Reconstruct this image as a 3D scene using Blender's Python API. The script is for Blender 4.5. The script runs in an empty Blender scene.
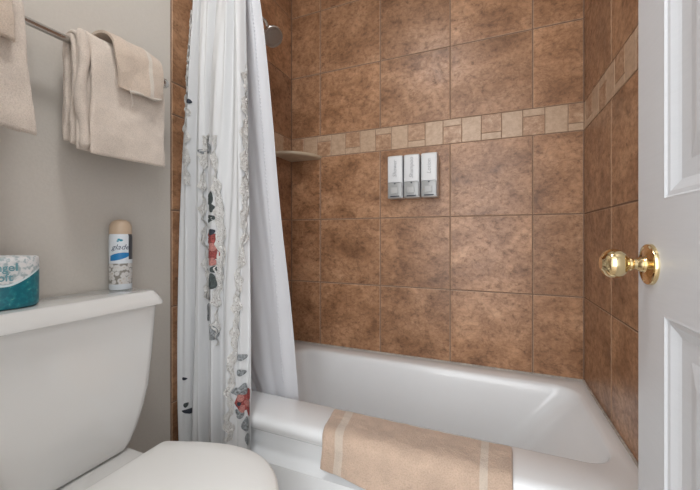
import bpy, bmesh, math, random
from mathutils import Vector, noise as mn
random.seed(7)
PI=math.pi
sc=bpy.context.scene
COL=sc.collection
H=0.94                      # eye height
XL,XR,YB=-1.008,0.339,1.583  # tiled faces
CEIL=2.40

# ------------------------------------------------------------------ helpers
def smooth(me,ang=None):
    for p in me.polygons: p.use_smooth=True
    if ang is not None:
        try: me.set_sharp_from_angle(angle=math.radians(ang))
        except Exception: pass
def obj(name,bm,mat,parent=None,sm=None,recalc=True):
    if recalc: bmesh.ops.recalc_face_normals(bm,faces=bm.faces)
    me=bpy.data.meshes.new(name); bm.to_mesh(me); bm.free()
    mats=mat if isinstance(mat,(list,tuple)) else [mat]
    for m in mats: me.materials.append(m)
    if sm is not None: smooth(me,sm)
    o=bpy.data.objects.new(name,me); COL.objects.link(o)
    if parent is not None:
        o.parent=parent
        o.matrix_parent_inverse=parent.matrix_world.inverted()
    return o
def thing(name,label,cat,loc,group=None):
    o=bpy.data.objects.new(name,None); COL.objects.link(o)
    o.location=loc; o.empty_display_size=.05
    o['label']=label; o['category']=cat
    if group: o['group']=group
    bpy.context.view_layer.update()
    return o
def struct(o): o['kind']='structure'; return o
def bx(bm,a,b,mi=0,bev=0,seg=2):
    (x0,y0,z0),(x1,y1,z1)=a,b
    vs=[bm.verts.new(p) for p in [(x0,y0,z0),(x1,y0,z0),(x1,y1,z0),(x0,y1,z0),(x0,y0,z1),(x1,y0,z1),(x1,y1,z1),(x0,y1,z1)]]
    fs=[bm.faces.new([vs[i] for i in f]) for f in [(0,3,2,1),(4,5,6,7),(0,1,5,4),(1,2,6,5),(2,3,7,6),(3,0,4,7)]]
    for f in fs: f.material_index=mi
    if bev:
        es=set(e for f in fs for e in f.edges)
        r=bmesh.ops.bevel(bm,geom=list(es),offset=bev,segments=seg,profile=.5,affect='EDGES')
        for f in r['faces']: f.material_index=mi
def box(a,b,bev=0,seg=2):
    bm=bmesh.new(); bx(bm,a,b,0,bev,seg); return bm
def loft(bm,loops,cap0=True,cap1=True,closed=True,mi=0):
    rows=[[bm.verts.new(p) for p in L] for L in loops]
    n=len(rows[0])
    for a,b in zip(rows,rows[1:]):
        for i in range(n if closed else n-1):
            j=(i+1)%n
            f=bm.faces.new((a[i],a[j],b[j],b[i])); f.material_index=mi
    if cap0: bm.faces.new(rows[0][::-1]).material_index=mi
    if cap1: bm.faces.new(rows[-1]).material_index=mi
    return rows
def frame_for(d):
    d=Vector(d).normalized(); a=Vector((0,0,1)) if abs(d.z)<.9 else Vector((1,0,0))
    u=d.cross(a).normalized(); return u,d.cross(u).normalized()
def lathe(bm,base,axis,prof,n=32,mi=0,cap0=True,cap1=True):
    """prof: list of (distance along axis, radius)"""
    axis=Vector(axis).normalized(); u,v=frame_for(axis); base=Vector(base)
    loft(bm,[[base+axis*t+(u*math.cos(2*PI*k/n)+v*math.sin(2*PI*k/n))*max(r,1e-5) for k in range(n)] for t,r in prof],cap0,cap1,True,mi)
def tube(bm,pts,r,n=12,mi=0):
    pts=[Vector(p) for p in pts]; loops=[]
    for i,p in enumerate(pts):
        d=(pts[min(i+1,len(pts)-1)]-pts[max(i-1,0)]).normalized()
        if i==0: u,v=frame_for(d)
        else:
            u=(u-d*u.dot(d)).normalized(); v=d.cross(u)
        rr=r[i] if isinstance(r,(list,tuple)) else r
        loops.append([p+(u*math.cos(2*PI*k/n)+v*math.sin(2*PI*k/n))*rr for k in range(n)])
    loft(bm,loops,mi=mi)
def rrect(x0,x1,y0,y1,r,z,n=6,rs=None):
    """rounded rectangle loop; rs: radii for corners (x1y1, x0y1, x0y0, x1y0)"""
    rs=rs or (r,r,r,r); P=[]
    for (cx,cy,a0,q) in ((x1,y1,0,rs[0]),(x0,y1,90,rs[1]),(x0,y0,180,rs[2]),(x1,y0,270,rs[3])):
        sx=1 if cx==x1 else -1; sy=1 if cy==y1 else -1
        ox,oy=cx-sx*q,cy-sy*q
        for k in range(n+1):
            a=math.radians(a0+90*k/n); P.append((ox+q*math.cos(a),oy+q*math.sin(a),z))
    return P
def lerp(a,b,t): return a+(b-a)*t
def interp(tab,x):
    if x<=tab[0][0]: return tab[0][1]
    for (a,p),(b,q) in zip(tab,tab[1:]):
        if x<=b: return lerp(p,q,(x-a)/(b-a))
    return tab[-1][1]
def text_bm(s,size,shear=0,bold=0,extr=0):
    cu=bpy.data.curves.new('t','FONT'); cu.body=s; cu.size=size; cu.shear=shear
    cu.align_x='CENTER'; cu.align_y='CENTER'; cu.offset=bold; cu.resolution_u=3; cu.extrude=extr
    o=bpy.data.objects.new('t',cu); COL.objects.link(o)
    bpy.context.view_layer.update()
    me=bpy.data.meshes.new_from_object(o)
    bpy.data.objects.remove(o); bpy.data.curves.remove(cu)
    bm=bmesh.new(); bm.from_mesh(me); bpy.data.meshes.remove(me); return bm

# ------------------------------------------------------------------ materials
def newmat(name):
    m=bpy.data.materials.new(name); m.use_nodes=True
    nt=m.node_tree; b=nt.nodes['Principled BSDF']; return m,nt,b
def N(nt,t,**k):
    n=nt.nodes.new(t)
    for a,v in k.items():
        if a in n.inputs: n.inputs[a].default_value=v
        else: setattr(n,a,v)
    return n
def ramp(nt,fac,stops):
    r=nt.nodes.new('ShaderNodeValToRGB'); e=r.color_ramp.elements
    while len(e)<len(stops): e.new(.5)
    for i,(p,c) in enumerate(stops): e[i].position=p; e[i].color=(*c,1) if len(c)==3 else c
    nt.links.new(fac,r.inputs[0]); return r.outputs[0]
def mix(nt,fac,a,b,mode='MIX'):
    m=nt.nodes.new('ShaderNodeMix'); m.data_type='RGBA'; m.blend_type=mode
    for s,v in ((0,fac),(6,a),(7,b)):
        if isinstance(v,bpy.types.NodeSocket): nt.links.new(v,m.inputs[s])
        else: m.inputs[s].default_value=v if s==0 else (*v,1)
    return m.outputs[2]
def bump(nt,b,h,strength=.3,dist=.002):
    n=N(nt,'ShaderNodeBump'); n.inputs['Strength'].default_value=strength; n.inputs['Distance'].default_value=dist
    nt.links.new(h,n.inputs['Height']); nt.links.new(n.outputs[0],b.inputs['Normal'])
def simple(name,col,rough=.5,metal=0,coat=0,nscale=None,nstr=.1,ndist=.001,var=0.04,sss=0,stretch=None):
    m,nt,b=newmat(name)
    b.inputs['Roughness'].default_value=rough; b.inputs['Metallic'].default_value=metal
    b.inputs['Coat Weight'].default_value=coat; b.inputs['Coat Roughness'].default_value=.08
    tc=N(nt,'ShaderNodeTexCoord'); src=tc.outputs['Object']
    if stretch:
        mp=N(nt,'ShaderNodeMapping'); mp.inputs['Scale'].default_value=stretch; nt.links.new(src,mp.inputs[0]); src=mp.outputs[0]
    n=N(nt,'ShaderNodeTexNoise'); n.inputs['Scale'].default_value=nscale or 6; n.inputs['Detail'].default_value=5
    nt.links.new(src,n.inputs['Vector'])
    lo=tuple(c*(1-var) for c in col); hi=tuple(min(1,c*(1+var)) for c in col)
    nt.links.new(ramp(nt,n.outputs[0],[(.3,lo),(.7,hi)]),b.inputs['Base Color'])
    if nscale: bump(nt,b,n.outputs[0],nstr,ndist)
    return m

def tile_material():
    m,nt,b=newmat('brown_stone_tile')
    at=N(nt,'ShaderNodeAttribute',attribute_name='tid'); sep=N(nt,'ShaderNodeSeparateColor')
    nt.links.new(at.outputs['Color'],sep.inputs[0])
    tc=N(nt,'ShaderNodeTexCoord')
    off=N(nt,'ShaderNodeVectorMath',operation='SCALE'); off.inputs['Scale'].default_value=13
    nt.links.new(at.outputs['Color'],off.inputs[0])
    add=N(nt,'ShaderNodeVectorMath',operation='ADD')
    nt.links.new(tc.outputs['Object'],add.inputs[0]); nt.links.new(off.outputs[0],add.inputs[1])
    P=add.outputs[0]
    n1=N(nt,'ShaderNodeTexNoise'); n1.inputs['Scale'].default_value=6; n1.inputs['Detail'].default_value=8; n1.inputs['Roughness'].default_value=.68; n1.inputs['Distortion'].default_value=.35
    mp=N(nt,'ShaderNodeMapping'); mp.inputs['Scale'].default_value=(1,1,1.25); nt.links.new(P,mp.inputs[0])
    nt.links.new(mp.outputs[0],n1.inputs['Vector'])
    n2=N(nt,'ShaderNodeTexNoise'); n2.inputs['Scale'].default_value=42; n2.inputs['Detail'].default_value=9; n2.inputs['Roughness'].default_value=.75
    nt.links.new(mp.outputs[0],n2.inputs['Vector'])
    base=ramp(nt,n1.outputs[0],[(.28,(.17,.084,.042)),(.42,(.31,.162,.085)),(.56,(.43,.24,.134)),(.74,(.56,.34,.205))])
    spk=ramp(nt,n2.outputs[0],[(.34,(.42,.37,.34)),(.44,(.85,.82,.80)),(.58,(1.16,1.16,1.16))])
    c=mix(nt,.85,base,spk,'MULTIPLY')
    # thin darker veins
    n3=N(nt,'ShaderNodeTexNoise'); n3.inputs['Scale'].default_value=11; n3.inputs['Detail'].default_value=6; n3.inputs['Distortion'].default_value=1.3
    nt.links.new(mp.outputs[0],n3.inputs['Vector'])
    vein=ramp(nt,n3.outputs[0],[(.46,(1,1,1)),(.495,(.6,.56,.53)),(.53,(1,1,1))])
    c=mix(nt,.5,c,vein,'MULTIPLY')
    # tile-to-tile tone
    tone=ramp(nt,sep.outputs[0],[(0,(.86,.85,.84)),(1,(1.1,1.09,1.07))])
    c=mix(nt,1,c,tone,'MULTIPLY')
    # border pieces
    lt=ramp(nt,n2.outputs[0],[(.3,(.40,.27,.175)),(.6,(.56,.40,.28))])
    dk=ramp(nt,n2.outputs[0],[(.36,(.28,.155,.09)),(.5,(.42,.25,.15)),(.66,(.58,.40,.27))])
    f1=N(nt,'ShaderNodeMath',operation='GREATER_THAN'); f1.inputs[1].default_value=.25; nt.links.new(sep.outputs[2],f1.inputs[0])
    f2=N(nt,'ShaderNodeMath',operation='GREATER_THAN'); f2.inputs[1].default_value=.75; nt.links.new(sep.outputs[2],f2.inputs[0])
    c=mix(nt,f1.outputs[0],c,lt); c=mix(nt,f2.outputs[0],c,dk)
    ed=mix(nt,.45,c,(.62,.45,.32)); c=mix(nt,at.outputs['Alpha'],ed,c)
    nt.links.new(c,b.inputs['Base Color'])
    rr=ramp(nt,n2.outputs[0],[(.3,(.48,.48,.48)),(.7,(.25,.25,.25))]); nt.links.new(rr,b.inputs['Roughness'])
    bump(nt,b,n2.outputs[0],.25,.0015)
    return m
M={}
M['tile']=tile_material()
M['grout']=simple('brown_grout',(.25,.16,.11),.9,nscale=120,nstr=.2,var=.15)
M['paint']=simple('greige_wall_paint',(.60,.56,.51),.62,nscale=160,nstr=.22,ndist=.002,var=.02)
M['ceil']=simple('white_ceiling_paint',(.8,.79,.77),.9,nscale=90,nstr=.2)
M['floor']=simple('beige_floor_tile',(.42,.36,.3),.4,nscale=9,var=.2)
M['porcelain']=simple('white_porcelain',(.79,.79,.775),.16,coat=.6,var=.006)
M['enamel']=simple('white_tub_enamel',(.85,.87,.885),.26,coat=.3,var=.01)
M['plastic']=simple('white_seat_plastic',(.84,.84,.82),.3,coat=.2,var=.006)
M['caulk']=simple('grey_caulk',(.42,.38,.34),.7,nscale=60,var=.3)
M['doorp']=simple('white_door_paint',(.66,.68,.71),.38,nscale=22,nstr=.12,ndist=.0012,var=.012,stretch=(1,.6,9))
M['chrome']=simple('brushed_nickel',(.62,.61,.59),.22,metal=1,var=.03)
M['steel_dark']=simple('shower_head_face',(.40,.38,.36),.4,metal=.9,var=.1)
M['brass']=simple('polished_brass',(.80,.64,.37),.11,metal=1,var=.04)
M['shelf']=simple('beige_ceramic',(.56,.46,.34),.4,nscale=25,nstr=.05,var=.08)
M['dwhite']=simple('dispenser_white_plastic',(.72,.735,.75),.35,var=.01)
M['dgrey']=simple('dispenser_grey_chamber',(.36,.37,.37),.28,coat=.4,var=.06)
M['dbutton']=simple('dispenser_button',(.46,.47,.47),.4,var=.03)
M['dsilver']=simple('dispenser_silver_trim',(.62,.64,.66),.3,metal=.6,var=.03)
M['ink']=simple('grey_lettering',(.36,.37,.39),.6)
M['black']=simple('black_print',(.03,.035,.05),.5)
M['lamp_metal']=simple('white_lamp_metal',(.8,.8,.8),.4)

def terry(name,col,scale=420):
    m,nt,b=newmat(name)
    b.inputs['Roughness'].default_value=.95
    b.inputs['Sheen Weight'].default_value=.35; b.inputs['Sheen Roughness'].default_value=.5
    tc=N(nt,'ShaderNodeTexCoord')
    n=N(nt,'ShaderNodeTexNoise'); n.inputs['Scale'].default_value=scale; n.inputs['Detail'].default_value=3; nt.links.new(tc.outputs['Object'],n.inputs['Vector'])
    n2=N(nt,'ShaderNodeTexNoise'); n2.inputs['Scale'].default_value=22; n2.inputs['Detail'].default_value=6; nt.links.new(tc.outputs['Object'],n2.inputs['Vector'])
    a=ramp(nt,n2.outputs[0],[(.3,tuple(c*.9 for c in col)),(.7,tuple(c*1.06 for c in col))])
    c=mix(nt,.5,a,ramp(nt,n.outputs[0],[(.3,(.7,.68,.66)),(.6,(1.05,1.05,1.05))]),'MULTIPLY')
    nt.links.new(c,b.inputs['Base Color']); 
    ad=N(nt,'ShaderNodeMath',operation='MULTIPLY_ADD'); ad.inputs[1].default_value=1.6
    nt.links.new(n2.outputs[0],ad.inputs[0]); nt.links.new(n.outputs[0],ad.inputs[2])
    bump(nt,b,ad.outputs[0],.7,.004)
    return m
M['towel']=terry('cream_terry',(.76,.66,.575))
M['washcloth']=terry('tan_terry',(.66,.54,.44))
M['bathmat']=terry('peach_terry',(.58,.43,.33),320)
M['bathmat_band']=terry('pale_woven_band',(.66,.56,.47),500)
M['towel_band']=terry('cream_woven_band',(.72,.65,.57),600)

def cloth(name,col,transl=.25,weave=900,stripe=False):
    m,nt,b=newmat(name)
    out=nt.nodes['Material Output']
    b.inputs['Roughness'].default_value=.75; b.inputs['Base Color'].default_value=(*col,1)
    tc=N(nt,'ShaderNodeTexCoord')
    n=N(nt,'ShaderNodeTexNoise'); n.inputs['Scale'].default_value=weave; n.inputs['Detail'].default_value=2; nt.links.new(tc.outputs['Object'],n.inputs['Vector'])
    n2=N(nt,'ShaderNodeTexNoise'); n2.inputs['Scale'].default_value=14; n2.inputs['Detail'].default_value=4
    mp=N(nt,'ShaderNodeMapping'); mp.inputs['Scale'].default_value=(1,1,.25); nt.links.new(tc.outputs['Object'],mp.inputs[0]); nt.links.new(mp.outputs[0],n2.inputs['Vector'])
    nt.links.new(ramp(nt,n2.outputs[0],[(.3,tuple(c*.97 for c in col)),(.7,tuple(min(1,c*1.02) for c in col))]),b.inputs['Base Color'])
    bump(nt,b,n2.outputs[0],.15,.005)
    t=N(nt,'ShaderNodeBsdfTranslucent'); t.inputs[0].default_value=(*col,1)
    ms=N(nt,'ShaderNodeMixShader'); ms.inputs[0].default_value=transl
    nt.links.new(b.outputs[0],ms.inputs[1]); nt.links.new(t.outputs[0],ms.inputs[2]); nt.links.new(ms.outputs[0],out.inputs[0])
    return m
M['curtain']=cloth('white_curtain_cotton',(.78,.79,.80),.2)
M['liner']=cloth('bluish_white_liner',(.87,.88,.91),.3)
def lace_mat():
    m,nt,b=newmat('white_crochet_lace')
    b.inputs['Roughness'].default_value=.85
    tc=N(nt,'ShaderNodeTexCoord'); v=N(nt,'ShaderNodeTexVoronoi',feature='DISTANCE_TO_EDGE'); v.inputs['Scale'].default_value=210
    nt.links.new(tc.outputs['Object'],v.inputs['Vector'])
    nt.links.new(ramp(nt,v.outputs['Distance'],[(.18,(.86,.85,.83)),(.30,(.74,.71,.67)),(.42,(.40,.36,.33))]),b.inputs['Base Color'])  # hole centres darkened: shade of the open mesh put into the colour
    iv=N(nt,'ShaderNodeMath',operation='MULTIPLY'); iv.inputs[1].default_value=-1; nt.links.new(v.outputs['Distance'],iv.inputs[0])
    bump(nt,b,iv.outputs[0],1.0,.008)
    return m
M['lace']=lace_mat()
M['leaf']=simple('grey_green_embroidery',(.06,.075,.075),.8,nscale=220,nstr=.3,var=.5)
M['leafpale']=simple('pale_grey_embroidery',(.23,.245,.255),.8,nscale=160,nstr=.3,var=.7)
M['rose']=simple('dusty_red_embroidery',(.28,.06,.055),.8,nscale=220,nstr=.3,var=.6)
M['rosepink']=simple('pink_embroidery',(.44,.19,.17),.8,nscale=220,nstr=.3,var=.4)
M['navy']=simple('dark_embroidery',(.03,.035,.05),.8,nscale=300,nstr=.3,var=.3)

# ------------------------------------------------------------------ room shell
ROWS=[0.0,0.041,0.371,0.701,1.031,1.361,1.471,1.801,2.131,CEIL]
def tiled(name,F,grid,band,parent=None,seed=1,zmin=0.0):
    """F(s,z,d)->world ; grid: wall joints ; band: (phase,pitch)"""
    rnd=random.Random(seed)
    bm=bmesh.new(); lay=bm.loops.layers.float_color.new('tid')
    g=.0026; dep=.0028; bv=.0016
    def quad(p,mi,col):
        f=bm.faces.new([bm.verts.new(F(*q)) for q in p]); f.material_index=mi
        for l in f.loops: l[lay]=col
    def tile(s0,s1,z0,z1,typ,g=g):
        col=(rnd.random(),rnd.random(),typ,1)
        s0+=g;s1-=g;z0+=g;z1-=g
        if s1-s0<.004 or z1-z0<.004: return
        lo=[(s0,z0,-dep),(s1,z0,-dep),(s1,z1,-dep),(s0,z1,-dep)]
        mid=[(s0,z0,-bv*.6),(s1,z0,-bv*.6),(s1,z1,-bv*.6),(s0,z1,-bv*.6)]
        hi=[(s0+bv,z0+bv,0),(s1-bv,z0+bv,0),(s1-bv,z1-bv,0),(s0+bv,z1-bv,0)]
        L=[[bm.verts.new(F(*q)) for q in r] for r in (lo,mid,hi)]
        fs=[bm.faces.new(L[2])]
        for a,b in ((0,1),(1,2)):
            for i in range(4):
                j=(i+1)%4; fs.append(bm.faces.new((L[a][i],L[a][j],L[b][j],L[b][i])))
        for fi,f in enumerate(fs):
            for l in f.loops: l[lay]=(col[0],col[1],col[2],1 if fi==0 else 0)
    s0,s1=grid[0],grid[-1]
    quad([(s0-(.006 if name=='wall_back' else 0),zmin,-dep),(s1+.006,zmin,-dep),(s1+.006,CEIL,-dep),(s0-(.006 if name=='wall_back' else 0),CEIL,-dep)],1,(0,0,0,1))
    # solid wall behind
    for q in ([(s0,zmin,-.08),(s0,CEIL,-.08),(s1,CEIL,-.08),(s1,zmin,-.08)],
              [(s0,zmin,-.08),(s0,zmin,-dep),(s0,CEIL,-dep),(s0,CEIL,-.08)],
              [(s1,zmin,-.08),(s1,CEIL,-.08),(s1,CEIL,-dep),(s1,zmin,-dep)]): quad(q,1,(0,0,0,1))
    for z0,z1 in zip(ROWS,ROWS[1:]):
        if z1<=zmin: continue
        if abs(z0-1.361)<1e-6:
            ph,pitch=band; k=math.floor((s0-ph)/pitch)
            if name=='tile_surround' and abs(F(0,0,0)[0]-XL)<1e-6: tile(s0,.915,z0,z1,0.); s0_=.915
            else: s0_=s0
            k=math.floor((s0_-ph)/pitch)
            while ph+k*pitch<s1:
                a=max(s0_,ph+k*pitch); b=min(s1,ph+(k+1)*pitch); t=k%4
                if t in (0,2): tile(a,b,z0,z1,.5,.0014)
                elif t==1: tile(a,b,z1-.031,z1,.5,.0014); tile(a,b,z0,z1-.031,1.,.0014)
                else: tile(a,b,z0,z0+.031,.5,.0014); tile(a,b,z0+.031,z1,1.,.0014)
                k+=1
        else:
            for a,b in zip(grid,grid[1:]): tile(a,b,z0,z1,0.)
    o=obj(name,bm,[M['tile'],M['grout']],parent,recalc=False)
    return o
wb=struct(tiled('wall_back',lambda s,z,d:(s,YB-d,z),[XL,-.8301,-.5001,-.1701,.1599,XR],(-.931,.0811),seed=3))
# left wall: plaster, then the tile surround
WL=-1.014
wl=struct(obj('wall_left',box((WL-.08,-.12,0),(WL,.83,CEIL)),M['paint']))
tiled('tile_surround',lambda s,z,d:(XL+d,s,z),[.83,.923,1.253,YB],(1.582,.0811),wl,seed=5)
wr=struct(obj('wall_right',box((XR+.006,-.12,0),(XR+.08,.83,CEIL)),M['paint']))
tiled('tile_surround',lambda s,z,d:(XR-d,s,z),[.83,.9281,1.2581,YB],(1.583-.03,.0811),wr,seed=9)
struct(obj('floor',box((-1.1,-1.3,-.05),(.5,1.66,0)),M['floor']))
struct(obj('ceiling',box((-1.1,-.12,CEIL),(.5,1.66,CEIL+.05)),M['ceil']))
bm=bmesh.new()
bx(bm,(WL,-.12,0),(-.50,.035,CEIL)); bx(bm,(.285,-.12,0),(XR+.006,.035,CEIL)); bx(bm,(-.50,-.12,2.05),(.285,.035,CEIL))
struct(obj('wall_front',bm,M['paint']))
struct(obj('baseboard_left',box((WL,.04,0),(WL+.012,.825,.09),.003),M['doorp']))
bm=bmesh.new()   # caulk bead along tub and tiles
tube(bm,[(XL+.004,YB-.004,.374),(XR-.004,YB-.004,.374)],.0042,8)
tube(bm,[(XR-.003,YB-.004,.374),(XR-.003,.87,.374)],.0042,8)
tube(bm,[(XL+.003,YB-.004,.374),(XL+.003,.87,.374)],.0042,8)
struct(obj('trim_1',bm,M['caulk'],sm=60))

# ------------------------------------------------------------------ bathtub
RIM=.373
def tub():
    t=thing('bathtub','white alcove bathtub with a wide front rim, set between the brown tiled walls','bathtub',(-.33,1.22,0))
    x0,x1,y0,y1=XL+.002,XR-.002,.868,YB-.002
    bm=bmesh.new()
    n=8
    L=[]
    # apron outside (bottom to top), then over the rim and down into the basin
    def out(xa,xb,ya,yb,z,r): return rrect(xa,xb,ya,yb,r,z,n)
    L.append(out(x0,x1,y0-.004,y1,0,.004))
    L.append(out(x0,x1,y0-.006,y1,.225,.004))
    L.append(out(x0,x1,y0-.004,y1,.243,.004))
    L.append(out(x0,x1,y0+.016,y1,.250,.004))
    L.append(out(x0,x1,y0+.031,y1,.268,.004))
    L.append(out(x0,x1,y0+.030,y1,.312,.004))
    L.append(out(x0,x1,y0+.008,y1,.330,.004))
    L.append(out(x0,x1,y0,y1,.350,.005))
    L.append(out(x0,x1,y0+.004,y1,.363,.006))
    L.append(out(x0,x1,y0+.013,y1,.370,.008))
    L.append(out(x0+.004,x1-.004,y0+.026,y1-.004,RIM,.012))
    ix0,ix1,iy0,iy1=x0+.10,.292,1.022,1.492
    def inn(d,z,r,dr=0,df=0,dl=0,db=0): return rrect(ix0+d+dl,ix1-d-dr,iy0+d+df,iy1-d-db,r,z,n)
    L.append(inn(-.012,RIM-.0005,.085)); L.append(inn(-.004,RIM-.004,.08)); L.append(inn(.002,RIM-.012,.078)); L.append(inn(.006,RIM-.028,.075))
    for k in range(1,9):
        q=k/8; z=lerp(RIM-.028,.075,q)
        L.append(inn(.006+.03*q,z,lerp(.075,.09,q),dr=.20*q,df=.01*q,dl=.03*q,db=.012*q))
    L.append(inn(.045,.062,.09,dr=.215,df=.012,dl=.035,db=.015))
    L.append(inn(.07,.055,.08,dr=.23,df=.012,dl=.035,db=.015))
    loft(bm,L,cap0=True,cap1=True)
    o=obj('basin',bm,M['enamel'],t,sm=42)
    bm=bmesh.new(); lathe(bm,(ix0+.17,1.25,.055),(0,0,1),[(0,.03),(.003,.03),(.004,.022),(.002,.02),(.002,.001)],24)
    obj('drain',bm,M['chrome'],t,sm=40)
    bm=bmesh.new(); lathe(bm,(ix0+.02,1.25,.27),(1,0,.08),[(0,.036),(.006,.036),(.01,.028),(.011,.001)],28)
    obj('overflow_plate',bm,M['chrome'],t,sm=40)
tub()

# ------------------------------------------------------------------ toilet
def toilet():
    Yc=.487
    t=thing('toilet','white two-piece toilet with its lid closed, tank against the greige wall','toilet',(-.6,Yc,0))
    # tank
    bm=bmesh.new(); L=[]
    prof=[(.378,.108,-.893,.03),(.384,.124,-.886,.03),(.40,.134,-.883,.03),(.43,.147,-.880,.03),(.47,.160,-.877,.03),(.53,.175,-.875,.03),(.62,.184,-.872,.03),(.755,.193,-.868,.03)]
    for z,hw,xf,r in prof:
        P=rrect(-1.006,xf,Yc-hw,Yc+hw,r,z,8,rs=(r,.012,.012,r))
        L.append([(x+(.006*(1-((y-Yc)/hw)**2) if x>-.93 else 0),y,z_) for x,y,z_ in P])
    loft(bm,L); obj('tank',bm,M['porcelain'],t,sm=50)
    bm=bmesh.new(); L=[]
    for z,o,r in ((.7515,.002,.03),(.7535,.008,.034),(.758,.009,.034),(.772,.002,.032),(.785,-.006,.03),(.789,-.009,.028),(.7905,-.015,.024)):
        hw=.190+o; xf=-.857+o; r*=.8; P=rrect(-1.0065,xf,Yc-hw,Yc+hw,r,z,8,rs=(r,.012,.012,r))
        L.append([(x+(.005*(1-((y-Yc)/hw)**2) if x>-.93 else 0),y,z_) for x,y,z_ in P])
    loft(bm,L); obj('tank_lid',bm,M['porcelain'],t,sm=50)
    # flush lever on tank's near side
    bm=bmesh.new(); lathe(bm,(-.91,Yc-.172,.70),(0,-1,0),[(0,.014),(.008,.014),(.012,.01)],20)
    tube(bm,[(-.91,Yc-.186,.70),(-.88,Yc-.190,.698),(-.85,Yc-.19,.69)],[.006,.005,.006],10)
    obj('flush_lever',bm,M['chrome'],t,sm=40)
    # bowl: stacked outlines
    def outline(cx,a_f,a_b,b,z,n=48,sq=.0):
        P=[]
        for k in range(n):
            th=2*PI*k/n; c,s=math.cos(th),math.sin(th)
            ax=a_f if c>0 else a_b
            e=1 if c>0 else 1-sq
            P.append((cx+ax*math.copysign(abs(c)**e,c),Yc+b*math.copysign(abs(s)**(1 if c>0 else 1-sq),s),z))
        return P
    bm=bmesh.new()
    L=[outline(-.66,.17,.24,.105,0),outline(-.66,.165,.24,.10,.03),outline(-.67,.15,.24,.085,.10),outline(-.67,.16,.25,.088,.18),
       outline(-.64,.20,.26,.115,.25),outline(-.60,.205,.27,.155,.32),outline(-.57,.187,.27,.176,.355),outline(-.565,.186,.27,.18,.372),outline(-.565,.182,.27,.176,.378),outline(-.565,.16,.25,.16,.379)]
    loft(bm,L); obj('bowl',bm,M['porcelain'],t,sm=50)
    bm=bmesh.new(); L=[]
    for z,o in ((.33,-.02),(.345,0),(.366,.004),(.3735,.002),(.3755,-.003)):
        L.append(rrect(-1.0,-.76,Yc-.118-o,Yc+.118+o,.02,z,6))
    loft(bm,L); obj('tank_platform',bm,M['porcelain'],t,sm=50)
    # seat + lid outline
    half=[(-.770,.0),(-.770,.06),(-.770,.110),(-.768,.122),(-.760,.128),(-.73,.139),(-.682,.157),(-.64,.169),(-.60,.1775),(-.56,.180)]
    for k in range(1,15):
        a=PI/2*(1-k/15); half.append((-.56+.187*math.cos(a),.180*math.sin(a)))
    half.append((-.373,0))
    full=[(x,Yc+y) for x,y in half]+[(x,Yc-y) for x,y in half[-2:0:-1]]
    cx=-.57
    def sc_(k,z,dx=0): return [(cx+(x-cx)*k,Yc+(y-Yc)*k,z) for x,y in full]
    bm=bmesh.new(); loft(bm,[sc_(.965,.380),sc_(.985,.383),sc_(.99,.392),sc_(.975,.398),sc_(.9,.399)])
    obj('seat',bm,M['plastic'],t,sm=50)
    bm=bmesh.new(); loft(bm,[sc_(.97,.402),sc_(.995,.404),sc_(1,.410),sc_(.997,.417),sc_(.985,.4215),sc_(.96,.4235),sc_(.8,.4255),sc_(.5,.427),sc_(.2,.4275)])
    obj('seat_lid',bm,M['plastic'],t,sm=50)
    for s in (-1,1):
        bm=bmesh.new(); bx(bm,(-.795,Yc+s*.075-.02,.375),(-.768,Yc+s*.075+.02,.402),0,.005)
        obj('hinge',bm,M['plastic'],t,sm=40)
toilet()

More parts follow.
